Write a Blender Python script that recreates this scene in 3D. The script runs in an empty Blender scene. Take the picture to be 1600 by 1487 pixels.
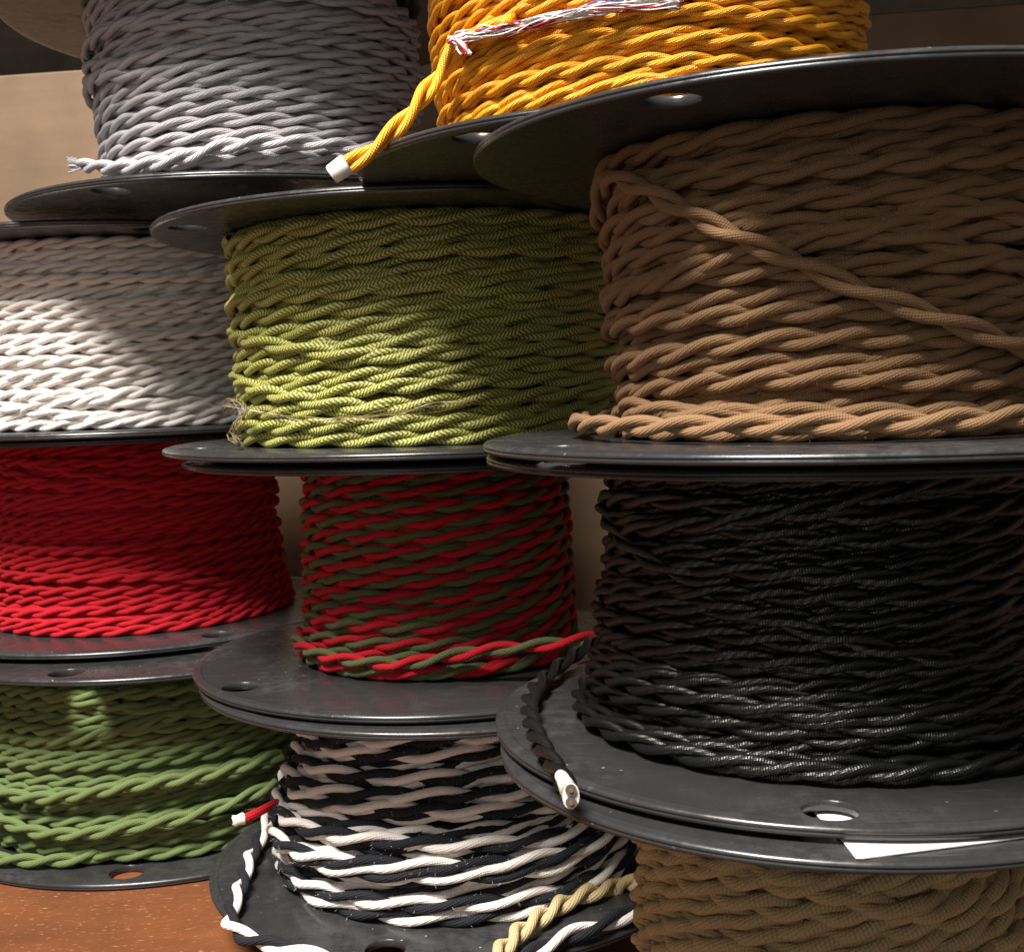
import bpy, bmesh, math, random
import numpy as np
from mathutils import Matrix, Vector

scene = bpy.context.scene
col = scene.collection
PI = math.pi
ZT = 0.2374                      # height of the lens above the table top

# ------------------------------------------------------------------ camera
F = 1871.65
pit, rol = math.radians(-4.3683), math.radians(1.8565)
fw = np.array([0, math.cos(pit), math.sin(pit)])
up0 = np.array([0, -math.sin(pit), math.cos(pit)])
rt0 = np.array([1.0, 0, 0])
RT = math.cos(rol) * rt0 - math.sin(rol) * up0
UP = math.sin(rol) * rt0 + math.cos(rol) * up0
EYE = np.array([0, 0, ZT])
cd = bpy.data.cameras.new('camera')
cam = bpy.data.objects.new('camera', cd)
col.objects.link(cam)
m = Matrix(((RT[0], UP[0], -fw[0], 0), (RT[1], UP[1], -fw[1], 0), (RT[2], UP[2], -fw[2], ZT), (0, 0, 0, 1)))
cam.matrix_world = m
cd.sensor_fit = 'HORIZONTAL'
cd.sensor_width = 36
cd.lens = 36 * F / 1600
cd.clip_start = 0.01
cd.clip_end = 50
scene.camera = cam
cd.dof.use_dof = True
cd.dof.focus_distance = .40
cd.dof.aperture_fstop = 52


def ray(u, v):
    return RT * (u - 800) / F - UP * (v - 743.5) / F + fw


def on_z(u, v, z):
    d = ray(u, v)
    return EYE + d * (z - ZT) / d[2]


def at_y(u, v, y):
    d = ray(u, v)
    return EYE + d * y / d[1]


def on_cyl(u, v, c, R):
    d = ray(u, v)
    ox, oy = -c[0], -c[1]
    a = d[0] ** 2 + d[1] ** 2
    b = 2 * (ox * d[0] + oy * d[1])
    k = ox * ox + oy * oy - R * R
    dis = b * b - 4 * a * k
    t = (-b - math.sqrt(max(dis, 0))) / (2 * a)
    return EYE + d * t


# ------------------------------------------------------------------ objects
def tag(o, label=None, cat=None, group=None, kind=None):
    for k, val in (('label', label), ('category', cat), ('group', group), ('kind', kind)):
        if val:
            o[k] = val
    return o


def empty(name, loc):
    o = bpy.data.objects.new(name, None)
    o.empty_display_size = 0.02
    o.location = loc
    col.objects.link(o)
    return o


def link(name, me, mat, parent=None):
    o = bpy.data.objects.new(name, me)
    if mat:
        me.materials.append(mat)
    col.objects.link(o)
    if parent is not None:
        o.parent = parent
        l = parent.location if parent.type == 'EMPTY' else Vector((0, 0, 0))
        o.matrix_parent_inverse = Matrix.Translation(-l)
    return o


def mesh_np(name, V, Fq, UV=None, smooth=True):
    me = bpy.data.meshes.new(name)
    V = np.asarray(V, np.float32)
    Fq = np.asarray(Fq, np.int32)
    n, k = Fq.shape
    me.vertices.add(len(V))
    me.vertices.foreach_set('co', V.ravel())
    me.loops.add(n * k)
    me.loops.foreach_set('vertex_index', Fq.ravel())
    me.polygons.add(n)
    me.polygons.foreach_set('loop_start', np.arange(0, n * k, k, dtype=np.int32))
    me.polygons.foreach_set('loop_total', np.full(n, k, np.int32))
    me.polygons.foreach_set('use_smooth', np.full(n, smooth, bool))
    if UV is not None:
        l = me.uv_layers.new(name='UVMap')
        l.data.foreach_set('uv', np.asarray(UV, np.float32).ravel())
    me.update(calc_edges=True)
    me.validate()
    return me


# ------------------------------------------------------------------ node helpers
class NT:
    def __init__(s, name):
        s.m = bpy.data.materials.new(name)
        s.m.use_nodes = True
        s.t = s.m.node_tree
        s.b = next(n for n in s.t.nodes if n.type == 'BSDF_PRINCIPLED')

    def n(s, typ, **kw):
        x = s.t.nodes.new(typ)
        for k, v in kw.items():
            setattr(x, k, v)
        return x

    def put(s, inp, v):
        if hasattr(v, 'links') and hasattr(v, 'is_output'):
            s.t.links.new(v, inp)
        else:
            inp.default_value = v

    def math(s, op, a, b=0.0, c=None):
        x = s.n('ShaderNodeMath', operation=op)
        s.put(x.inputs[0], a)
        s.put(x.inputs[1], b)
        if c is not None:
            s.put(x.inputs[2], c)
        return x.outputs[0]

    def mix(s, f, a, b):
        x = s.n('ShaderNodeMix', data_type='RGBA')
        s.put(x.inputs[0], f)
        s.put(x.inputs[6], a)
        s.put(x.inputs[7], b)
        return x.outputs[2]

    def noise(s, vec, scale, detail=3, rough=.55):
        x = s.n('ShaderNodeTexNoise')
        if vec is not None:
            s.put(x.inputs['Vector'], vec)
        x.inputs['Scale'].default_value = scale
        x.inputs['Detail'].default_value = detail
        x.inputs['Roughness'].default_value = rough
        return x.outputs[0]

    def ramp(s, f, lo, hi, a=0.0, b=1.0):
        x = s.n('ShaderNodeMapRange')
        s.put(x.inputs[0], f)
        x.inputs[1].default_value = lo
        x.inputs[2].default_value = hi
        x.inputs[3].default_value = a
        x.inputs[4].default_value = b
        return x.outputs[0]

    def obj(s):
        return s.n('ShaderNodeTexCoord').outputs['Object']

    def bump(s, h, strength, dist):
        x = s.n('ShaderNodeBump')
        s.put(x.inputs['Height'], h)
        x.inputs['Strength'].default_value = strength
        x.inputs['Distance'].default_value = dist
        s.t.links.new(x.outputs[0], s.b.inputs['Normal'])


def c4(c):
    return (c[0], c[1], c[2], 1)


def braid_mat(name, c_hi, c_lo, rough=.8, sheen=.3, spec=.2, n=8, k=1.0, bump=.5, dist=.0005, aniso=0, zig=None, dirt=.12, coat=0):
    """cloth sleeve woven round a strand: u runs along the strand, v round it"""
    t = NT(name)
    uv = t.n('ShaderNodeTexCoord').outputs['UV']
    sp = t.n('ShaderNodeSeparateXYZ')
    t.t.links.new(uv, sp.inputs[0])
    u, v = sp.outputs[0], sp.outputs[1]
    a = t.math('MULTIPLY_ADD', u, n * k, t.math('MULTIPLY', v, float(n)))
    b = t.math('SUBTRACT', t.math('MULTIPLY', u, n * k), t.math('MULTIPLY', v, float(n)))
    sa = t.math('SINE', t.math('MULTIPLY', a, PI))
    sb = t.math('SINE', t.math('MULTIPLY', b, PI))
    h = t.math('MULTIPLY', sa, sb)                       # over-under cells
    h01 = t.math('MULTIPLY_ADD', h, .5, .5)
    fib = t.noise(None, 1.0, 2)
    fn = t.t.nodes[-1]
    mp = t.n('ShaderNodeMapping')
    t.t.links.new(uv, mp.inputs[0])
    mp.inputs['Scale'].default_value = (18, 60, 1)
    t.t.links.new(mp.outputs[0], fn.inputs['Vector'])
    big = t.noise(t.obj(), 60, 2)
    if zig:
        w = t.math('ABSOLUTE', t.math('SUBTRACT', t.math('FRACT', t.math('MULTIPLY', v, zig[1])), .5))
        s_ = t.math('FRACT', t.math('MULTIPLY_ADD', w, zig[2], t.math('MULTIPLY', u, zig[0])))
        band = t.ramp(t.math('ABSOLUTE', t.math('SUBTRACT', s_, .5)), .2, .30)
        base = t.mix(band, c4(c_hi), c4(c_lo))
    else:
        base = t.mix(t.ramp(h01, .1, .75), c4(c_lo), c4(c_hi))
    dark = tuple(x * .6 for x in c_lo)
    base = t.mix(t.math('MULTIPLY', t.ramp(fib, .45, .75), dirt * 2.2), base, c4(dark))
    base = t.mix(t.ramp(big, .35, .7, 0, dirt), base, c4(dark))
    t.put(t.b.inputs['Base Color'], base)
    t.put(t.b.inputs['Roughness'], t.ramp(fib, .3, .7, rough - .06, min(1, rough + .06)))
    t.b.inputs['Sheen Weight'].default_value = sheen
    t.b.inputs['Sheen Roughness'].default_value = .5
    t.b.inputs['Sheen Tint'].default_value = c4(tuple(min(1, x * 1.6 + .05) for x in c_hi))
    t.b.inputs['Specular IOR Level'].default_value = spec
    t.bump(t.math('MULTIPLY_ADD', fib, .5, h), bump, dist)
    return t.m


def plain_mat(name, c, rough=.6, spec=.4, var=.15, scale=80, bump=.0):
    t = NT(name)
    nz = t.noise(t.obj(), scale, 4)
    base = t.mix(t.ramp(nz, .3, .7), c4(tuple(x * (1 - var) for x in c)), c4(tuple(x * (1 + var) for x in c)))
    t.put(t.b.inputs['Base Color'], base)
    t.b.inputs['Roughness'].default_value = rough
    t.b.inputs['Specular IOR Level'].default_value = spec
    if bump:
        t.bump(nz, bump, .0005)
    return t.m


def plastic_mat(name='black_plastic', dust=.5):
    t = NT(name)
    o = t.obj()
    n1 = t.noise(o, 22, 4)
    n2 = t.noise(o, 160, 3, .7)
    n3 = t.noise(o, 1100, 2, .5)
    vo = t.n('ShaderNodeTexVoronoi')
    t.put(vo.inputs['Vector'], o)
    vo.inputs['Scale'].default_value = 230
    sepc = t.n('ShaderNodeSeparateColor')
    t.put(sepc.inputs[0], vo.outputs['Color'])
    speck = t.math('MULTIPLY', t.math('LESS_THAN', vo.outputs['Distance'], .10), t.math('GREATER_THAN', sepc.outputs[0], .80))
    wv = t.n('ShaderNodeMapping')
    t.put(wv.inputs[0], o)
    wv.inputs['Rotation'].default_value = (0, 0, .6)
    wv.inputs['Scale'].default_value = (30, 900, 900)
    scr = t.noise(wv.outputs[0], 1.0, 2)
    haze = t.math('MULTIPLY', t.ramp(n1, .42, .72), t.ramp(n2, .4, .7))
    gn = t.n('ShaderNodeNewGeometry')
    sx = t.n('ShaderNodeSeparateXYZ')
    t.put(sx.inputs[0], gn.outputs['Normal'])
    up = t.ramp(sx.outputs[2], -.1, .9, .12, 1.0)      # dust settles on upward faces
    base = t.mix(t.math('MULTIPLY', haze, t.math('MULTIPLY', up, dust)), (.026, .0263, .028, 1), (.085, .085, .084, 1))
    base = t.mix(t.math('MULTIPLY', t.math('MULTIPLY', up, t.ramp(scr, .65, .78)), .6 * dust), base, (.16, .16, .16, 1))
    base = t.mix(t.math('MULTIPLY', speck, t.math('MULTIPLY', up, t.ramp(n1, .40, .62, 0, 1.2 * dust))), base, (.5, .49, .46, 1))
    t.put(t.b.inputs['Base Color'], base)
    t.put(t.b.inputs['Roughness'], t.math('ADD', t.ramp(n2, .3, .7, .19, .30), t.math('MULTIPLY', haze, .2)))
    t.b.inputs['Specular IOR Level'].default_value = .5
    t.bump(t.math('ADD', t.math('MULTIPLY', n3, .4), n2), .05, .0005)
    return t.m


def wood_mat(name, ca, cb, cf, sx=3, sy=40, fleck=.6, rough=.5, rot=0.0):
    t = NT(name)
    o = t.obj()
    mp = t.n('ShaderNodeMapping')
    t.put(mp.inputs[0], o)
    mp.inputs['Scale'].default_value = (sx, sy, sy)
    mp.inputs['Rotation'].default_value = (0, 0, rot)
    g = t.noise(mp.outputs[0], 3, 5, .6)
    g2 = t.noise(o, 14, 4)
    mp2 = t.n('ShaderNodeMapping')
    t.put(mp2.inputs[0], o)
    mp2.inputs['Scale'].default_value = (140, 420, 140)
    mp2.inputs['Rotation'].default_value = (0, 0, rot)
    f1 = t.noise(mp2.outputs[0], 1.5, 3, .65)
    base = t.mix(t.ramp(g, .35, .68), c4(ca), c4(cb))
    base = t.mix(t.ramp(g2, .38, .68, 0, .8), base, c4(tuple(x * .62 for x in ca)))
    base = t.mix(t.ramp(f1, .60, .74, 0, fleck), base, c4(cf))
    t.put(t.b.inputs['Base Color'], base)
    t.put(t.b.inputs['Roughness'], t.ramp(g2, .3, .7, rough - .1, rough + .1))
    t.bump(t.math('ADD', g, f1), .12, .0008)
    return t.m


# ------------------------------------------------------------------ cord builder
def smooth_noise(x, rng, lo, hi, n=7):
    y = np.zeros_like(x)
    for _ in range(n):
        y += np.sin(x * rng.uniform(lo, hi) + rng.uniform(0, 2 * PI))
    return y / math.sqrt(n / 2)


def tube(P, E, r, sides, u0=0.0):
    """P (n,3) centres, E (n,3) direction of v = 0; returns verts, quads, uvs"""
    n = len(P)
    T = np.gradient(P, axis=0)
    L = np.linalg.norm(T, axis=1)
    T /= np.maximum(L, 1e-12)[:, None]
    E = E - (E * T).sum(1)[:, None] * T
    E /= np.linalg.norm(E, axis=1)[:, None]
    B = np.cross(T, E)
    rr = np.broadcast_to(np.asarray(r, float), (n,))
    a = np.arange(sides) * 2 * PI / sides
    V = P[:, None] + rr[:, None, None] * (np.cos(a)[None, :, None] * E[:, None] + np.sin(a)[None, :, None] * B[:, None])
    s = np.concatenate([[0], np.cumsum(np.linalg.norm(np.diff(P, axis=0), axis=1))])
    u = u0 + s / (2 * PI * np.mean(rr))
    i = np.arange(n - 1)[:, None] * sides
    j = np.arange(sides)[None]
    jn = (j + 1) % sides
    Q = np.stack([i + j, i + sides + j, i + sides + jn, i + jn], -1).reshape(-1, 4)
    ui, un = np.repeat(u[:-1], sides), np.repeat(u[1:], sides)
    vj = np.tile(np.arange(sides) / sides, n - 1)
    vn = vj + 1 / sides
    UV = np.stack([np.stack([ui, vj], 1), np.stack([un, vj], 1), np.stack([un, vn], 1), np.stack([ui, vn], 1)], 1).reshape(-1, 2)
    V = V.reshape(-1, 3)
    return V, Q, UV


def merge(parts):
    Vs, Qs, Us, o = [], [], [], 0
    for V, Q, U in parts:
        Vs.append(V)
        Qs.append(Q + o)
        Us.append(U)
        o += len(V)
    return np.concatenate(Vs), np.concatenate(Qs), np.concatenate(Us)


def resample(P, ds):
    s = np.concatenate([[0], np.cumsum(np.linalg.norm(np.diff(P, axis=0), axis=1))])
    n = max(4, int(s[-1] / ds) + 1)
    q = np.linspace(0, s[-1], n)
    return np.stack([np.interp(q, s, P[:, k]) for k in range(3)], 1), q


def catmull(pts, m=24):
    P = np.array(pts, float)
    P = np.vstack([2 * P[0] - P[1], P, 2 * P[-1] - P[-2]])
    out = []
    for i in range(1, len(P) - 2):
        t = np.linspace(0, 1, m, endpoint=False)[:, None]
        a, b, c, d = P[i - 1], P[i], P[i + 1], P[i + 2]
        out.append(.5 * (2 * b + (c - a) * t + (2 * a - 5 * b + 4 * c - d) * t * t + (3 * b - a - 3 * c + d) * t ** 3))
    out.append(P[-2][None])
    return np.concatenate(out)


def twist(P, Nref, r, pitch, rng, phase=0.0, sides=10, squash=.95, nstr=2, sep=1.05, irr=.3):
    """strands laid round the line P; returns one (V,Q,UV) per strand"""
    P, s = resample(P, pitch / 16)
    if callable(Nref):
        N = Nref(P)
    else:
        N = np.broadcast_to(np.asarray(Nref, float), P.shape).copy()
    T = np.gradient(P, axis=0)
    T /= np.linalg.norm(T, axis=1)[:, None]
    N = N - (N * T).sum(1)[:, None] * T
    N /= np.linalg.norm(N, axis=1)[:, None]
    B = np.cross(N, T)
    ph = 2 * PI * s / pitch + irr * smooth_noise(s / pitch, rng, .4, 1.6)
    out = []
    R = r * sep / (1 if nstr == 2 else math.sin(PI / nstr))
    for k in range(nstr):
        f = ph + phase + k * 2 * PI / nstr
        d = np.cos(f)[:, None] * N * squash + np.sin(f)[:, None] * B
        out.append(tube(P + R * d, d, r, sides, rng.uniform(0, 1)))
    return out


def radial(c):
    def f(P):
        N = np.zeros_like(P)
        N[:, 0] = P[:, 0] - c[0]
        N[:, 1] = P[:, 1] - c[1]
        return N
    return f


def winding(c, z0, z1, Rz, dia, r, pitch, rng, wob=.25, rwob=.18, sides=10, th0=0.0, tight=1.0):
    """cord wound on a drum, z0 (bottom) to z1 (top); Rz(z) is the outer radius"""
    turns = (z1 - z0) / (dia * tight)
    n = int((turns + 1.2) * 120)
    th = np.linspace(0, (turns + 1.2) * 2 * PI, n)
    f = np.clip((np.linspace(0, 1, n) * (turns + 1.2) - .6) / turns, 0, 1)
    edge = np.clip(np.minimum(f, 1 - f) * turns, 0, 1)
    # neighbouring turns follow one another, with a little slack of their own
    per = sum(np.sin(k_ * th + rng.uniform(0, 2 * PI) + .9 * smooth_noise(th, rng, .02, .09)) / (k_ ** .6) for k_ in (1, 2, 3, 4))
    z = z0 + (z1 - z0) * f + edge * wob * dia * (.55 * per + .50 * smooth_noise(th, rng, .3, 1.1) + .25 * smooth_noise(th, rng, 1.2, 2.6))
    z = np.clip(z, z0 - .0002, z1 + .0002)
    R = Rz(z) - 2 * r + rwob * dia * (smooth_noise(th, rng, .3, 1.0) * .6 + .3 * smooth_noise(th, rng, 1.0, 3))
    th = th + th0
    P = np.stack([c[0] + R * np.cos(th), c[1] + R * np.sin(th), z], 1)
    return twist(P, radial(c), r, pitch, rng, rng.uniform(0, 6), sides)


def strays(c, z0, z1, w, rng, count):
    """slack lengths that cross a few turns"""
    out = None
    for _ in range(count):
        a0 = rng.uniform(-200, -60)
        span = rng.uniform(70, 130)
        za = rng.uniform(z0, z1)
        zb = np.clip(za + rng.choice([-1, -1, 1]) * rng.uniform(1.5, 3.4) * w['dia'], z0, z1)
        t = np.linspace(0, 1, 60)
        e = np.clip(np.minimum(t, 1 - t) / .18, 0, 1)
        z = za + (zb - za) * t * t * (3 - 2 * t)
        R = w['R'](z) - 2 * w['r'] - 1.6 * w['r'] * (1 - e) + 1.1 * w['r'] * e
        a = np.radians(a0 + span * t)
        st = twist(np.stack([c[0] + R * np.cos(a), c[1] + R * np.sin(a), z], 1), radial(c), w['r'], w['pitch'], rng, rng.uniform(0, 6), 12)
        out = st if out is None else [merge([p_, q_]) for p_, q_ in zip(out, st)]
    return out


def fuzz(name, meshes, n, mat, parent, rng, length=.0022, rad=.00005):
    """stray fibres standing off the cloth"""
    Vs, Qs, o = [], [], 0
    for V, Q, U in meshes:
        i = rng.integers(0, len(Q), n // len(meshes))
        A, B, C, D = (V[Q[i, k]] for k in range(4))
        N = np.cross(B - A, D - A)
        N /= np.linalg.norm(N, axis=1)[:, None] + 1e-12
        P = (A + C) / 2
        L = length * rng.uniform(.4, 1.0, len(i))[:, None]
        d = -N * rng.uniform(.3, 1, (len(i), 1)) + rng.normal(0, .6, N.shape)
        d2 = d + rng.normal(0, .9, N.shape)
        d /= np.linalg.norm(d, axis=1)[:, None]
        d2 /= np.linalg.norm(d2, axis=1)[:, None]
        pts = [P, P + d * L * .5, P + d * L * .5 + d2 * L * .5]
        sd = np.cross(d, rng.normal(0, 1, N.shape))
        sd /= np.linalg.norm(sd, axis=1)[:, None]
        sd2 = np.cross(d, sd)
        for k, p in enumerate(pts):
            rr = rad * (1 - .35 * k)
            for j in range(3):
                f = 2 * PI * j / 3
                Vs.append(p + rr * (math.cos(f) * sd + math.sin(f) * sd2))
        m_ = len(i)
        base = np.arange(m_)
        for k in range(2):
            for j in range(3):
                jn = (j + 1) % 3
                Qs.append(np.stack([o + (k * 3 + j) * m_ + base, o + (k * 3 + jn) * m_ + base, o + ((k + 1) * 3 + jn) * m_ + base, o + ((k + 1) * 3 + j) * m_ + base], 1))
        o += 9 * m_
    me = mesh_np(name, np.concatenate(Vs), np.concatenate(Qs), np.zeros((sum(len(q) for q in Qs) * 4, 2)))
    return link(name, me, mat, parent)


# ------------------------------------------------------------------ spool flange
def lathe_loop(bm, c, r, z, n):
    return [bm.verts.new((c[0] + r * math.cos(2 * PI * i / n), c[1] + r * math.sin(2 * PI * i / n), z)) for i in range(n)]


def bridge(bm, A, B, smooth=True, flip=False):
    n = len(A)
    for i in range(n):
        v = (A[i], A[(i + 1) % n], B[(i + 1) % n], B[i])
        f = bm.faces.new(v[::-1] if flip else v)
        f.smooth = smooth


def flange_mesh(c, R, zb, T, hole_angles, hole_r=.0072, hole_ring=.89, centre_r=.012, n=192):
    bm = bmesh.new()
    top_prof = [(R - .0044, T), (R - .0041, T + .00022), (R - .0036, T + .0003), (R - .0031, T + .00022), (R - .0026, T - .00002), (R - .0016, T - .00008),
                (R - .0009, T - .0003), (R - .0004, T - .0007), (R - .0001, T - .0012), (R, T - .0017), (R - .0003, T - .00185), (R - .0003, T - .0021), (R - .00005, T - .0023),
                (R - .0002, T - .0028), (R - .0007, T - .0032), (R - .0016, 0.0), (R - .0044, 0.0)]
    k_ = T / .0035
    top_prof = [(R + (r - R) * k_, T + (z - T) * k_) if 0 < z else (R + (r - R) * k_, 0.0) for r, z in top_prof]
    top_prof = [(r, T + (.0035 * 0 + (z - T))) for r, z in top_prof]
    loops = [lathe_loop(bm, c, r, zb + z, n) for r, z in top_prof]
    for a, b in zip(loops[:-1], loops[1:]):
        bridge(bm, b, a)
    top_edges, bot_edges = [], []

    def ring_edges(loop):
        return [bm.edges.get((loop[i], loop[(i + 1) % len(loop)])) or bm.edges.new((loop[i], loop[(i + 1) % len(loop)])) for i in range(len(loop))]
    top_edges += ring_edges(loops[0])
    bot_edges += ring_edges(loops[-1])
    holes = [((c[0] + hole_ring * R * math.cos(math.radians(a)), c[1] + hole_ring * R * math.sin(math.radians(a))), hole_r, 40) for a in hole_angles]
    holes.append((c, centre_r, 48))
    for hc, hr, hn in holes:
        a0 = lathe_loop(bm, hc, hr + .0003, zb + T, hn)
        a = lathe_loop(bm, hc, hr, zb + T - .0003, hn)
        b = lathe_loop(bm, hc, hr, zb + .0003, hn)
        b0 = lathe_loop(bm, hc, hr + .0003, zb, hn)
        bridge(bm, a0, a)
        bridge(bm, a, b)
        bridge(bm, b, b0)
        top_edges += ring_edges(a0)
        bot_edges += ring_edges(b0)
    for e, nz in ((top_edges, 1), (bot_edges, -1)):
        r_ = bmesh.ops.triangle_fill(bm, edges=e, use_beauty=True, normal=(0, 0, nz))
        for g in r_['geom']:
            if isinstance(g, bmesh.types.BMFace):
                g.smooth = False
    bmesh.ops.recalc_face_normals(bm, faces=bm.faces)
    me = bpy.data.meshes.new('flange')
    bm.to_mesh(me)
    bm.free()
    # local texture space: keep mesh in world coordinates (object sits at parent's offset)
    return me


def lathe_mesh(c, prof, n=96):
    bm = bmesh.new()
    loops = [lathe_loop(bm, c, r, z, n) for r, z in prof]
    for a, b in zip(loops[:-1], loops[1:]):
        bridge(bm, a, b)
    for l in (loops[0], loops[-1]):
        bm.faces.new(l)
    bmesh.ops.recalc_face_normals(bm, faces=bm.faces)
    me = bpy.data.meshes.new('lathe')
    bm.to_mesh(me)
    bm.free()
    return me


# ------------------------------------------------------------------ materials
PL = plastic_mat()
CORE = plain_mat('barrel_grey', (.03, .03, .03), .6)
MAT = dict(
    grey=braid_mat('grey_rayon', (.55, .52, .55), (.39, .37, .39), rough=.30, sheen=.08, spec=.9, n=12, bump=.65, dist=.0003),
    yellow=braid_mat('yellow_rayon', (.92, .42, .010), (.70, .27, .004), rough=.32, sheen=.05, spec=.6, n=12, bump=.65, dist=.00022),
    black=braid_mat('black_rayon', (.0074, .0080, .0084), (.0045, .0048, .005), rough=.30, sheen=0, spec=.55, n=12, bump=.28, dist=.00028, dirt=.05),
    brown=braid_mat('brown_cotton', (.275, .160, .082), (.205, .118, .058), n=13, bump=.55, dist=.00026),
    tan=braid_mat('tan_cotton', (.43, .315, .165), (.36, .26, .13), n=11, bump=.7, dist=.00026),
    beige=braid_mat('beige_cotton', (.60, .47, .26), (.48, .37, .19), n=11, bump=.7, dist=.00026),
    white=braid_mat('white_cotton', (.82, .77, .73), (.74, .69, .65), n=11, bump=.5, dist=.00026, dirt=.04),
    red=braid_mat('red_cotton', (.52, .012, .024), (.43, .009, .018), n=11, bump=.7, dist=.00026, sheen=.25),
    green=braid_mat('green_cotton', (.145, .195, .072), (.110, .150, .053), n=11, bump=.7, dist=.00026),
    darkgreen=braid_mat('dark_green_cotton', (.11, .122, .05), (.08, .09, .036), n=11, bump=.7, dist=.00026),
    ink=braid_mat('black_cotton', (.017, .019, .025), (.009, .010, .013), rough=.75, sheen=.12, n=11, bump=.7, dist=.00026, dirt=.05),
    olive=braid_mat('olive_zigzag', (.50, .49, .13), (.115, .120, .026), rough=.5, sheen=.2, spec=.4, n=10, bump=.4, dist=.0002, zig=(6, 2, 2.6)),
)
TAPE = plain_mat('white_tape', (.75, .72, .66), .55, .3, .08, 300, .2)
COPPER = plain_mat('copper', (.75, .33, .17), .35, .6, .2, 800)
COPPER.node_tree.nodes['Principled BSDF'].inputs['Metallic'].default_value = .8
INSUL = plain_mat('grey_insulation', (.10, .085, .08), .5)
PAPER = plain_mat('white_paper', (.80, .79, .80), .7, .3, .03)
THREAD_W = plain_mat('white_thread', (.75, .70, .66), .8, .2, .2, 900)
THREAD_R = plain_mat('red_thread', (.45, .03, .04), .8, .2, .2, 900)
THREAD_B = plain_mat('blue_thread', (.10, .13, .35), .8, .2, .2, 900)
THREAD_T = plain_mat('ochre_thread', (.26, .20, .075), .8, .2, .2, 900)

# ------------------------------------------------------------------ spools
T0 = .0035
G = 'spools of twisted cord stacked on the table'
SP = dict(  # X, Y, R, top, bottom relative to the lens
    brown=(.0927, .3457, .1008, .0648, -.0189), black=(.0925, .3587, .1000, -.0207, -.1038), tan=(.0899, .3463, .0959, -.1054, -ZT + .0003),
    olive=(-.0334, .5449, .1206, .0713, -.0258), redgreen=(-.0351, .5447, .1111, -.0283, -.1236), bw=(-.0300, .5384, .1121, -.1247, -.2158),
    grey=(-.1261, .6405, .1267, .1958, .0908), white=(-.2191, .7053, .1245, .0857, -.0198), red=(-.2260, .7211, .1263, -.0203, -.1311),
    green=(-.2028, .6909, .1298, -.1333, -ZT + .0003), yellow=(.0507, .4242, .1006, .1646, .0717))
TH = {k: T0 * s for k, s in dict(brown=.775, black=.775, tan=.775, olive=.91, redgreen=.91, bw=.91, grey=1, white=1, red=1, green=1, yellow=.89).items()}
BOSS = dict(brown=-.0207, black=-.1054, olive=-.0283, redgreen=-.1247, bw=-ZT + .0002, grey=.0857, white=-.0203, red=-.1333, yellow=.0648)   # what each barrel stands on
HOLES = dict(brown=((-127,), (-154,)), black=((-50,), (-103.6,)), tan=((), ()), olive=((-154,), (-157.6,)), redgreen=((), (-143.4,)), bw=((), (-104,)),
             grey=((), (-114.6,)), white=((-67,), ()), red=((), (-53.7,)), green=((-99,), (-86.8,)), yellow=((), (-130,)))
LABEL = dict(
    grey='lilac-grey shiny twisted cord on a black spool standing on the white spool',
    white='plain white cotton twisted cord on a black spool under the grey one',
    red='plain red cotton twisted cord on a black spool between the white and the moss green',
    green='moss green cotton twisted cord on a black spool standing on the wooden table',
    olive='olive yellow zigzag patterned cord on a black spool above the red and green one',
    redgreen='red and dark green two-colour twisted cord on a narrow black spool',
    bw='black and white twisted cord on a black spool with one end over its rim',
    yellow='golden yellow shiny twisted cord on a black spool with a hanging white-capped end',
    brown='brown cotton twisted cord on a black spool with one length crossing diagonally',
    black='shiny plain black twisted cord on a large black spool with its cut end showing copper',
    tan='tan cotton twisted cord on a black spool with a white paper label on its flange')


def prof(*pts):
    zs = np.array([p[0] for p in pts]) + ZT
    rs = np.array([p[1] for p in pts])
    return lambda z: np.interp(z, zs, rs)


# dia = spacing of the turns, r = strand radius, pitch = length of one twist
W = dict(
    grey=dict(dia=0.0066, r=0.0016, pitch=0.038, R=prof((.09, .083), (.125, .081), (.15, .0855), (.2, .085)), wob=.30),
    white=dict(dia=0.0063, r=0.00155, pitch=0.03, R=prof((-.03, .099), (.03, .098), (.085, .094)), wob=.22),
    red=dict(dia=0.0062, r=0.00145, pitch=0.031, R=prof((-.131, .094), (-.11, .086), (-.07, .083), (-.02, .086)), wob=.30),
    green=dict(dia=0.0066, r=0.00165, pitch=0.032, R=prof((-.24, .108), (-.2, .105), (-.134, .101)), wob=.32),
    olive=dict(dia=0.007, r=0.00165, pitch=0.044, R=prof((-.03, .089), (.02, .0895), (.072, .0915)), wob=.25),
    redgreen=dict(dia=0.0062, r=0.00148, pitch=0.033, R=prof((-.124, .0635), (-.028, .0610)), wob=.10),
    bw=dict(dia=0.0072, r=0.00178, pitch=0.045, R=prof((-.216, .083), (-.19, .0865), (-.18, .084), (-.165, .077), (-.15, .0715), (-.125, .072)), wob=.30),
    yellow=dict(dia=0.0046, r=0.00112, pitch=0.027, R=prof((.07, .071), (.10, .0735), (.165, .076)), wob=.30),
    brown=dict(dia=0.0061, r=0.00142, pitch=0.034, R=prof((-.019, .0635), (.03, .0655), (.065, .065)), wob=.32),
    black=dict(dia=0.006, r=0.0013, pitch=0.032, R=prof((-.104, .0735), (-.08, .0715), (-.06, .067), (-.02, .066)), wob=.32),
    tan=dict(dia=.0056, r=.00178, pitch=.027, R=prof((-.24, .060), (-.15, .0575), (-.105, .056)), wob=.25))
SEED = dict(grey=3, white=5, red=8, green=13, olive=21, redgreen=34, bw=55, yellow=89, brown=7, black=11, tan=17)
ROOT, CORD = {}, {}
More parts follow.
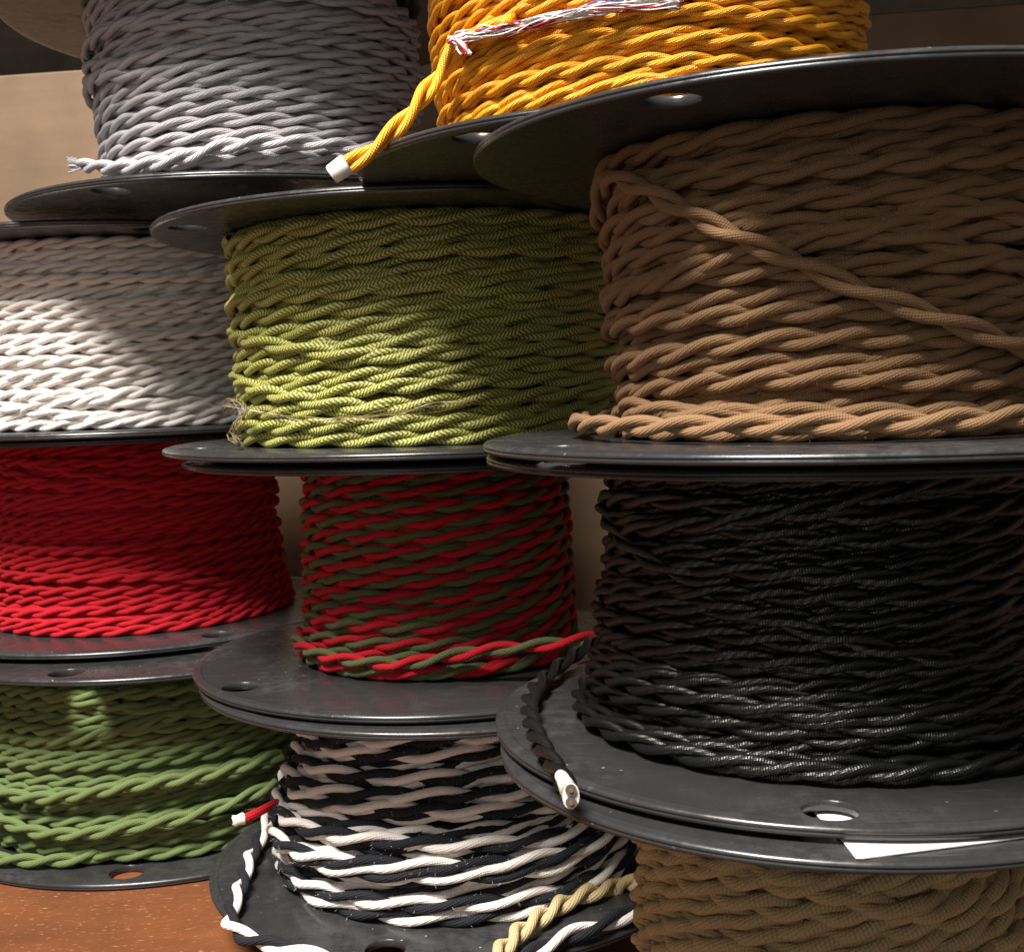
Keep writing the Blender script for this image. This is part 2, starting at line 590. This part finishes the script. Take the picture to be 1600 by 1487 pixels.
STRAY = dict(grey=4, white=5, red=5, green=4, olive=4, redgreen=0, bw=0, yellow=5, brown=4, black=6, tan=3)
FUZZ = dict(white=6000, red=8000, green=8000, redgreen=7000, bw=7000, brown=9000, tan=6000)
MAT2 = dict(redgreen=('red', 'darkgreen'), bw=('white', 'ink'))

for k, (X, Y, R, zt, zb) in SP.items():
    zt += ZT
    zb += ZT
    T = TH[k]
    c = (X, Y)
    rng = np.random.default_rng(SEED[k])
    root = empty('cord_spool', (X, Y, zb))
    tag(root, LABEL[k], 'spool', G)
    ROOT[k] = root
    link('top_flange', flange_mesh(c, R, zt - T, T, HOLES[k][0], .0085 * T / T0), PL, root)
    link('bottom_flange', flange_mesh(c, R, zb, T, HOLES[k][1], .0085 * T / T0), PL, root)
    w = W[k]
    core = min(float(w['R'](zt)), float(w['R'](zb))) - 5.0 * w['r'] - .002
    low = BOSS.get(k, SP[k][4]) + ZT
    br = min(.035, core - .004)
    link('barrel', lathe_mesh(c, [(br, low), (br, zb + T), (core, zb + T + .0002), (core, zt - T - .0002), (br, zt - T), (br, zt - .0002)]), CORE, root)
    z0, z1 = zb + T + 2.0 * w['r'], zt - T - 2.0 * w['r']
    inner = winding(c, z0, z1, lambda z: w['R'](z) - (2.6 if k == 'bw' else 1.9) * w['r'], w['dia'], w['r'], w['pitch'], rng, .2, .05, 8, rng.uniform(0, 6), .85)
    deep = winding(c, z0, z1, lambda z: w['R'](z) - 2.7 * w['r'], w['dia'], w['r'], w['pitch'], rng, .1, .03, 8, rng.uniform(0, 6), .8)
    inner = [merge([p_, q_]) for p_, q_ in zip(inner, deep)]
    outer = winding(c, z0, z1, w['R'], w['dia'], w['r'], w['pitch'], rng, w['wob'], .12 if k in MAT2 else .22, 12, rng.uniform(0, 6), 1.0 if k == 'redgreen' else 1.08 if k == 'bw' else .92)
    loose = strays(c, z0, z1, w, rng, STRAY[k])
    if loose:
        outer = [merge([p_, q_]) for p_, q_ in zip(outer, loose)]
    if k in FUZZ:
        fuzz('fuzz', outer, FUZZ[k], MAT[MAT2[k][0] if k in MAT2 else k], root, np.random.default_rng(99 + SEED[k]))
    if k in MAT2:
        a = link('wound_cord', mesh_np('wound_cord', *merge([inner[0], outer[0]])), MAT[MAT2[k][0]], root)
        b = link('wound_cord', mesh_np('wound_cord', *merge([inner[1], outer[1]])), MAT[MAT2[k][1]], root)
        for o, s in zip((a, b), {'redgreen': ('red strand', 'dark green strand'), 'bw': ('white strand', 'black strand')}[k]):
            o['label'] = s
        CORD[k] = (a, b)
    else:
        CORD[k] = link('wound_cord', mesh_np('wound_cord', *merge(inner + outer)), MAT[k], root)


# ------------------------------------------------------------------ loose lengths of cord
def cord(name, spool, pts, Nref, mats=None, r=None, pitch=None, phase=0.0, label=None, seed=1, parent=None):
    w = W[spool]
    rng = np.random.default_rng(seed)
    st = twist(catmull(pts), Nref, r or w['r'], pitch or w['pitch'], rng, phase, 14)
    root = parent if parent is not None else ROOT[spool]
    st = [cap(s) for s in st]
    if mats is None and spool in MAT2:
        mats = MAT2[spool]
    if mats:
        o = link(name, mesh_np(name, *st[0]), MAT[mats[0]], root)
        b = link('strand', mesh_np('strand', *st[1]), MAT[mats[1]], o)
    else:
        o = link(name, mesh_np(name, *merge(st)), MAT[spool], root)
    if label:
        o['label'] = label
    return o


def cap(st, sides=14):
    V, Q, U = st
    extra, q = [], []
    base = len(V)
    for ring in (0, len(V) // sides - 1):
        idx = np.arange(ring * sides, (ring + 1) * sides)
        cidx = base + len(extra)
        extra.append(V[idx].mean(0))
        for i in range(0, sides, 2):
            q.append([cidx, idx[i], idx[(i + 1) % sides], idx[(i + 2) % sides]])
    return np.vstack([V, np.array(extra)]), np.vstack([Q, np.array(q)]), np.vstack([U, np.zeros((len(q) * 4, 2))])


def pts_cyl(spool, uv, R):
    X, Y = SP[spool][:2]
    return [on_cyl(u, v, (X, Y), R) for u, v in uv]


def pts_z(uv, z):
    return [on_z(u, v, z + ZT) for u, v in uv]


def arc(spool, th0, th1, R, z, n=40, R1=None, z1=None):
    X, Y = SP[spool][:2]
    th = np.radians(np.linspace(th0, th1, n))
    r = np.linspace(R, R if R1 is None else R1, n)
    zz = np.linspace(z, z if z1 is None else z1, n) + ZT
    return [np.array([X + a * math.cos(t), Y + a * math.sin(t), b]) for t, a, b in zip(th, r, zz)]


def rad(s):
    return radial(SP[s][:2])


def threads(name, mats, path_fn, n, r, parent, seed=0, spread=.001):
    """a bundle of fine loose threads: one object per colour"""
    rng = np.random.default_rng(seed)
    for mi, mt in enumerate(mats):
        parts = []
        for _ in range(n[mi]):
            P = catmull([np.array(p) + rng.normal(0, spread, 3) for p in path_fn(rng)])
            P, s = resample(P, .0012)
            parts.append(tube(P, np.broadcast_to(np.array([.3, -.5, .8]), P.shape).copy(), r, 6))
        link(name, mesh_np(name, *merge(parts)), mt, parent)


def sleeve(name, pts, radii, mat, parent, squash=None, sides=28):
    """a closed tube with changing radius (tape round a cord end)"""
    P = np.array(pts, float)
    T = np.gradient(P, axis=0)
    T /= np.linalg.norm(T, axis=1)[:, None]
    E = np.cross(T, fw)
    E /= np.linalg.norm(E, axis=1)[:, None]
    B = np.cross(T, E)
    a = np.arange(sides) * 2 * PI / sides
    V = []
    for i in range(len(P)):
        rx, ry = radii[i]
        V.append(P[i] + rx * np.cos(a)[:, None] * E[i] + ry * np.sin(a)[:, None] * B[i])
    V = np.concatenate(V)
    Q = []
    for i in range(len(P) - 1):
        for j in range(sides):
            jn = (j + 1) % sides
            Q.append([i * sides + j, (i + 1) * sides + j, (i + 1) * sides + jn, i * sides + jn])
    me = bpy.data.meshes.new(name)
    faces = [tuple(q) for q in Q] + [tuple(range(sides))[::-1], tuple(range((len(P) - 1) * sides, len(P) * sides))]
    me.from_pydata([tuple(v) for v in V], [], faces)
    for p in me.polygons[:-2]:
        p.use_smooth = True
    me.update()
    return link(name, me, mat, parent)


# brown: length crossing the drum, and the bottom turn resting on the flange
Rb = .0670
p = pts_cyl('brown', [(945, 282), (1000, 293), (1080, 335), (1160, 374), (1250, 411), (1350, 455), (1450, 490), (1530, 518), (1610, 545), (1700, 572), (1800, 600)], Rb)
X, Y = SP['brown'][:2]
lead = arc('brown', 140, 172, .0615, .050, 5, .0655, .0475)
p = lead + p + arc('brown', -40, 20, .0655, .004, 6, .063, -.006)
cord('crossing_cord', 'brown', p, rad('brown'), seed=4)
cord('bottom_turn', 'brown', arc('brown', -215, -20, .0740, -.0120, 60, .0705, -.0110), rad('brown'), seed=6, phase=1.0)
# black: outer bottom turns and the tail on the flange
zf = SP['black'][4] + TH['black']
cord('bottom_turn', 'black', arc('black', -200, 20, .0745, zf + .0039, 70, .0725, zf + .0045), rad('black'), seed=2)
tail = pts_z([(1010, 985), (960, 998), (925, 1012), (890, 1032), (856, 1054), (832, 1082), (827, 1112), (838, 1148), (856, 1182), (874, 1208), (884, 1226)], zf + .0042)
tail = [q + np.array([0, 0, .004 * max(0, 1 - i / 4)]) for i, q in enumerate(tail)]
bt = cord('loose_end', 'black', tail, (0, 0, 1.0), r=.0014, pitch=.028, seed=12)
e0, e1 = on_z(877, 1212, zf + .0048 + ZT), on_z(892, 1243, zf + .0062 + ZT)
q = [e0 + (e1 - e0) * t for t in (0, .15, .4, .7, 1)]
tp = sleeve('tape', q, [(.0016, .0016), (.0018, .0017), (.0022, .0017), (.0028, .0019), (.0031, .0020)], TAPE, bt)
ax = (e1 - e0) / np.linalg.norm(e1 - e0)
sd = np.cross(ax, fw)
sd /= np.linalg.norm(sd)
for sg in (-1, 1):
    cc = e1 + sd * sg * .00145
    sleeve('core', [cc - ax * .001, cc + ax * .0006], [(.0013, .0013)] * 2, INSUL, tp)
    sleeve('copper', [cc, cc + ax * .0009], [(.0005, .0005)] * 2, COPPER, tp)
# yellow: hanging end with a white cap
p = pts_cyl('yellow', [(800, 30), (760, 52), (722, 66)], .0750) + [at_y(690, 110, .385), at_y(655, 158, .377), at_y(622, 198, .372), at_y(590, 228, .370), at_y(562, 248, .369), at_y(540, 260, .369)]
yt = cord('loose_end', 'yellow', p, -fw, r=.0015, pitch=.034, seed=3)
e0, e1 = at_y(543, 256, .3687), at_y(517, 274, .3687)
sleeve('cap', [e0, e0 + (e1 - e0) * .1, e1 - (e1 - e0) * .08, e1], [(.0030, .0026), (.0033, .0028), (.0030, .0026), (.0026, .0022)], TAPE, yt)


def tie(rng):
    d = rng.uniform(-4, 4)
    return pts_cyl('yellow', [(706, 66 + d * .8), (716, 60 + d), (750, 54 + d), (790, 47 + d), (840, 33 + d * .8), (890, 22 + d * .6), (940, 14 + d * .5)], .0770) + pts_cyl('yellow', [(1000, 7), (1060, 2)], .0740)


threads('string_tie', [THREAD_W, THREAD_R, THREAD_B], tie, (40, 14, 6), .0002, ROOT['yellow'], 5, .0008)


def tuft(rng):
    a = rng.uniform(-9, 9)
    return pts_cyl('yellow', [(703 + a * .2, 64), (712, 62 + a * .4), (722 + a * .7, 72 + abs(a) * .4), (728 + a, 84 + a * .3)], .0785)


threads('string_tuft', [THREAD_W, THREAD_R], tuft, (12, 5), .00035, ROOT['yellow'], 15, .0004)
# grey: bottom turn with its frayed end
zf = SP['grey'][4] + TH['grey']
p = [at_y(128, 258, .600), at_y(150, 261, .588), at_y(190, 262, .572)] + pts_cyl('grey', [(240, 256), (290, 246), (345, 230), (420, 221), (500, 224), (570, 232), (640, 236)], .0865) + arc('grey', -15, 60, .084, zf + .010, 5)
gt = cord('loose_end', 'grey', p, rad('grey'), seed=8, pitch=.036, r=.0018)


def fray(rng):
    a, b = rng.normal(0, 5), rng.normal(0, 5)
    return [at_y(132, 259 + b * .4, .600), at_y(122 + a * .2, 256 + b * .7, .602), at_y(112 + a * .7, 254 + b * 1.2, .604)]


threads('frayed_fibre', [MAT['grey']], fray, (26,), .0004, gt, 9, .0004)
# red and green: a lower turn on the flange and the end leaving to the right
zf = SP['redgreen'][4] + TH['redgreen']
cord('bottom_turn', 'redgreen', arc('redgreen', -190, 0, .0625, zf + .0040, 60, .0620, zf + .0040), rad('redgreen'), seed=5, label='red and green turn')
p = arc('redgreen', -185, -100, .0650, zf + .0095, 14, .0655, zf + .0085) + [at_y(745, 1017, .474), at_y(820, 1010, .472), at_y(880, 1003, .472), at_y(940, 994, .476), at_y(1000, 985, .485)]
cord('loose_end', 'redgreen', p, rad('redgreen'), seed=14, phase=.6, label='red and green end')
# moss green: loose turns near the flange
zf = SP['green'][4] + TH['green']
p = pts_z([(-120, 1310), (-50, 1332), (0, 1341), (75, 1344), (150, 1337), (250, 1307), (340, 1272), (400, 1252), (450, 1238), (500, 1225)], zf + .0044)
p = [q + np.array([0, 0, .006 * max(0, (i - 4) / 5)]) for i, q in enumerate(p)]
cord('bottom_turn', 'green', p, (0, -.5, 1.0), seed=7, pitch=.036, r=.0018)
p = pts_cyl('green', [(-60, 1205), (0, 1236), (60, 1246), (130, 1240), (200, 1228), (300, 1214), (380, 1196), (440, 1178)], .109)
cord('loose_turn', 'green', p, rad('green'), seed=17, pitch=.036, r=.0018)
p = pts_cyl('green', [(-30, 1262), (0, 1280), (60, 1300), (130, 1302), (200, 1292), (290, 1276), (380, 1246), (430, 1222)], .111)
cord('loose_turn', 'green', p, rad('green'), seed=18, pitch=.038, r=.0018)
# black and white: the end that loops over the rim and a low turn to the right
zf = SP['bw'][4] + TH['bw']
p = pts_z([(440, 1240), (424, 1276), (405, 1312), (386, 1350), (376, 1385), (362, 1418), (360, 1442), (384, 1464), (430, 1478), (500, 1496), (570, 1512)], zf + .0046)
p[0] = p[0] + np.array([.004, .006, .016])
p[1] = p[1] + np.array([.002, .003, .008])
cord('loose_end', 'bw', p, (0, -.4, 1.0), seed=3, phase=2.4, pitch=.036, label='black and white end')
p = pts_z([(760, 1530), (830, 1490), (880, 1464), (940, 1444), (1000, 1418), (1060, 1385)], zf + .0046)
cord('loose_turn', 'bw', p, (0, -.4, 1.0), seed=9, phase=.3, label='black and white turn')
# tan: short end reaching left across the black and white spool
p = pts_z([(748, 1520), (785, 1483), (812, 1455), (848, 1430), (885, 1408), (925, 1393)], zf + .0050) + [at_y(966, 1384, .487), at_y(1003, 1377, .475), at_y(1040, 1372, .465)]
cord('loose_end', 'tan', p, (0, -.4, 1.0), mats=('beige', 'beige'), seed=21, r=.0020, pitch=.030, label='pale beige end')
# olive: fine frayed threads by the left edge


def wisps(rng):
    a, b = rng.normal(0, 3), rng.normal(0, 4)
    return [at_y(352 + a, 640 + b, .500), at_y(364 + a, 632 + b, .49), at_y(380, 640 + b, .482), at_y(372 + a, 660 + b, .478), at_y(362, 680, .484), at_y(376 + a, 690, .476)]


def wisps_low(rng):
    b = rng.normal(0, 3)
    return pts_cyl('olive', [(392, 640 + b), (430, 648 + b), (480, 658 + b), (540, 655 + b), (600, 648 + b), (680, 636 + b), (740, 628)], .0905)


threads('frayed_thread', [THREAD_T, THREAD_B], wisps, (12, 3), .00014, ROOT['olive'], 31, .0012)
threads('frayed_thread', [THREAD_T, THREAD_W], wisps_low, (5, 1), .00012, ROOT['olive'], 33, .0012)
# tan: white label lying on the top flange
zl = SP['tan'][3] + ZT + .0006
poly = [on_z(1316, 1312, zl), on_z(1337, 1339, zl), on_z(1350, 1339, zl), on_z(1480, 1322, zl), on_z(1660, 1299, zl), on_z(1640, 1240, zl), on_z(1262, 1258, zl)]
bm = bmesh.new()
f = bm.faces.new([bm.verts.new(q) for q in poly])
r_ = bmesh.ops.extrude_face_region(bm, geom=[f])
for v in r_['geom']:
    if isinstance(v, bmesh.types.BMVert):
        v.co.z -= .0003
bmesh.ops.recalc_face_normals(bm, faces=bm.faces)
me = bpy.data.meshes.new('paper_label')
bm.to_mesh(me)
bm.free()
link('paper_label', me, PAPER, ROOT['tan'])

# a red cord end with a white tip, poking out beside the black and white spool
e = empty('cord_end', at_y(410, 1266, .505))
tag(e, 'short red cord end with a white tip poking out beside the moss green cord', 'cord end')
P_, s_ = resample(catmull([at_y(380, 1279, .500), at_y(396, 1272, .503), at_y(412, 1264, .509), at_y(432, 1254, .520)]), .001)
st = cap(tube(P_, np.broadcast_to(np.array([0, -.4, 1.0]), P_.shape).copy(), .0020, 14))
link('cord', mesh_np('cord', *st), MAT['red'], e)
e0, e1 = at_y(383, 1277, .5005), at_y(364, 1283, .499)
sleeve('tip', [e0, e0 + (e1 - e0) * .15, e0 + (e1 - e0) * .6, e1 - (e1 - e0) * .05, e1], [(.0020, .0020), (.0026, .0023), (.0021, .0020), (.0026, .0022), (.0017, .0018)], TAPE, e)
for sg in (-1, 1):
    cc = e1 + np.array([.0, 0, sg * .0013])
    ax = (e1 - e0) / np.linalg.norm(e1 - e0)
    sleeve('copper', [cc - ax * .0004, cc + ax * .0004], [(.0006, .0006)] * 2, COPPER, e)

# ------------------------------------------------------------------ setting
TABLE = wood_mat('table_wood', (.165, .056, .021), (.225, .076, .029), (.55, .32, .19), 4, 30, .75, .45)
PANEL = wood_mat('panel_ply', (.168, .106, .060), (.19, .122, .071), (.147, .093, .052), 2, 26, .1, .6)
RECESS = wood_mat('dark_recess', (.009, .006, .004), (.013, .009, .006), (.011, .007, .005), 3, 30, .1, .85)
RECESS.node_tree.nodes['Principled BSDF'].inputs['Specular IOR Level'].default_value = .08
DARK = wood_mat('dark_wood', (.022, .013, .009), (.034, .02, .013), (.03, .018, .012), 3, 30, .1, .6)


def box(name, x0, x1, y0, y1, z0, z1, mat, bev=.002):
    bm = bmesh.new()
    bmesh.ops.create_cube(bm, size=1)
    for v in bm.verts:
        v.co = Vector(((x0 + x1) / 2 + v.co.x * (x1 - x0), (y0 + y1) / 2 + v.co.y * (y1 - y0), (z0 + z1) / 2 + v.co.z * (z1 - z0)))
    bmesh.ops.bevel(bm, geom=bm.edges[:], offset=bev, segments=2, affect='EDGES', profile=.5)
    me = bpy.data.meshes.new(name)
    bm.to_mesh(me)
    bm.free()
    return link(name, me, mat)


tag(box('table', -1.1, 1.1, .215, 1.35, -.03, 0, TABLE), kind='structure')
# back board, a little nearer on the right
hb = ZT + .26
bp = box('back_board', -1.0, 1.0, 0, .012, 0, hb, PANEL, .0015)
bp.location = (0, .932, .0005)
bp.rotation_euler = (0, 0, -.132)
tag(bp, 'plain pale plywood board standing behind the stacked spools', 'board')
rail = box('rail', -1.0, 1.0, .0125, .05, hb - .03, hb + .004, DARK, .002)
rail.location = bp.location
rail.rotation_euler = bp.rotation_euler
tag(rail, 'dark wooden rail along the top edge of the pale board', 'rail')
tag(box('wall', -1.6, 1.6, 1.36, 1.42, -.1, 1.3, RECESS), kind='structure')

shade_board = box('shade_board', -.22, 1.1, .62, .90, ZT + .385, ZT + .405, DARK)  # added out of view, only to shade the right of the back board
tag(shade_board, 'unseen dark board added above the spools to shade the pale back board', 'shade_board')

# ------------------------------------------------------------------ light
w_ = bpy.data.worlds.new('World')
scene.world = w_
w_.use_nodes = True
bg = w_.node_tree.nodes['Background']
bg.inputs[0].default_value = (1.0, .92, .82, 1)
bg.inputs[1].default_value = .12
ld = bpy.data.lights.new('lamp', 'AREA')
ld.shape = 'DISK'
ld.size = .70
ld.energy = 114
ld.color = (1.0, .945, .875)
lo = bpy.data.objects.new('lamp', ld)
lo.location = (-.52, -.40, ZT + 1.50)
lo.rotation_euler = (Vector((0, .48, ZT - .05)) - Vector(lo.location)).to_track_quat('-Z', 'Y').to_euler()
col.objects.link(lo)

fd = bpy.data.lights.new('fill_lamp', 'AREA')  # added wide fill light, stands for no real fixture; softens the shadows
fd.shape = 'DISK'
fd.size = 1.0
fd.energy = 3.3
fd.color = (1.0, .955, .90)
fo = bpy.data.objects.new('fill_lamp', fd)
fo.location = (-.7, -1.1, ZT + .35)
fo.rotation_euler = (Vector((0, .5, ZT)) - Vector(fo.location)).to_track_quat('-Z', 'Y').to_euler()
col.objects.link(fo)

scene.view_settings.view_transform = 'Standard'
scene.view_settings.look = 'None'
scene.view_settings.exposure = 0
scene.view_settings.gamma = 1
scene.view_settings.use_curve_mapping = False
scene.render.engine = 'CYCLES'
scene.cycles.max_bounces = 6
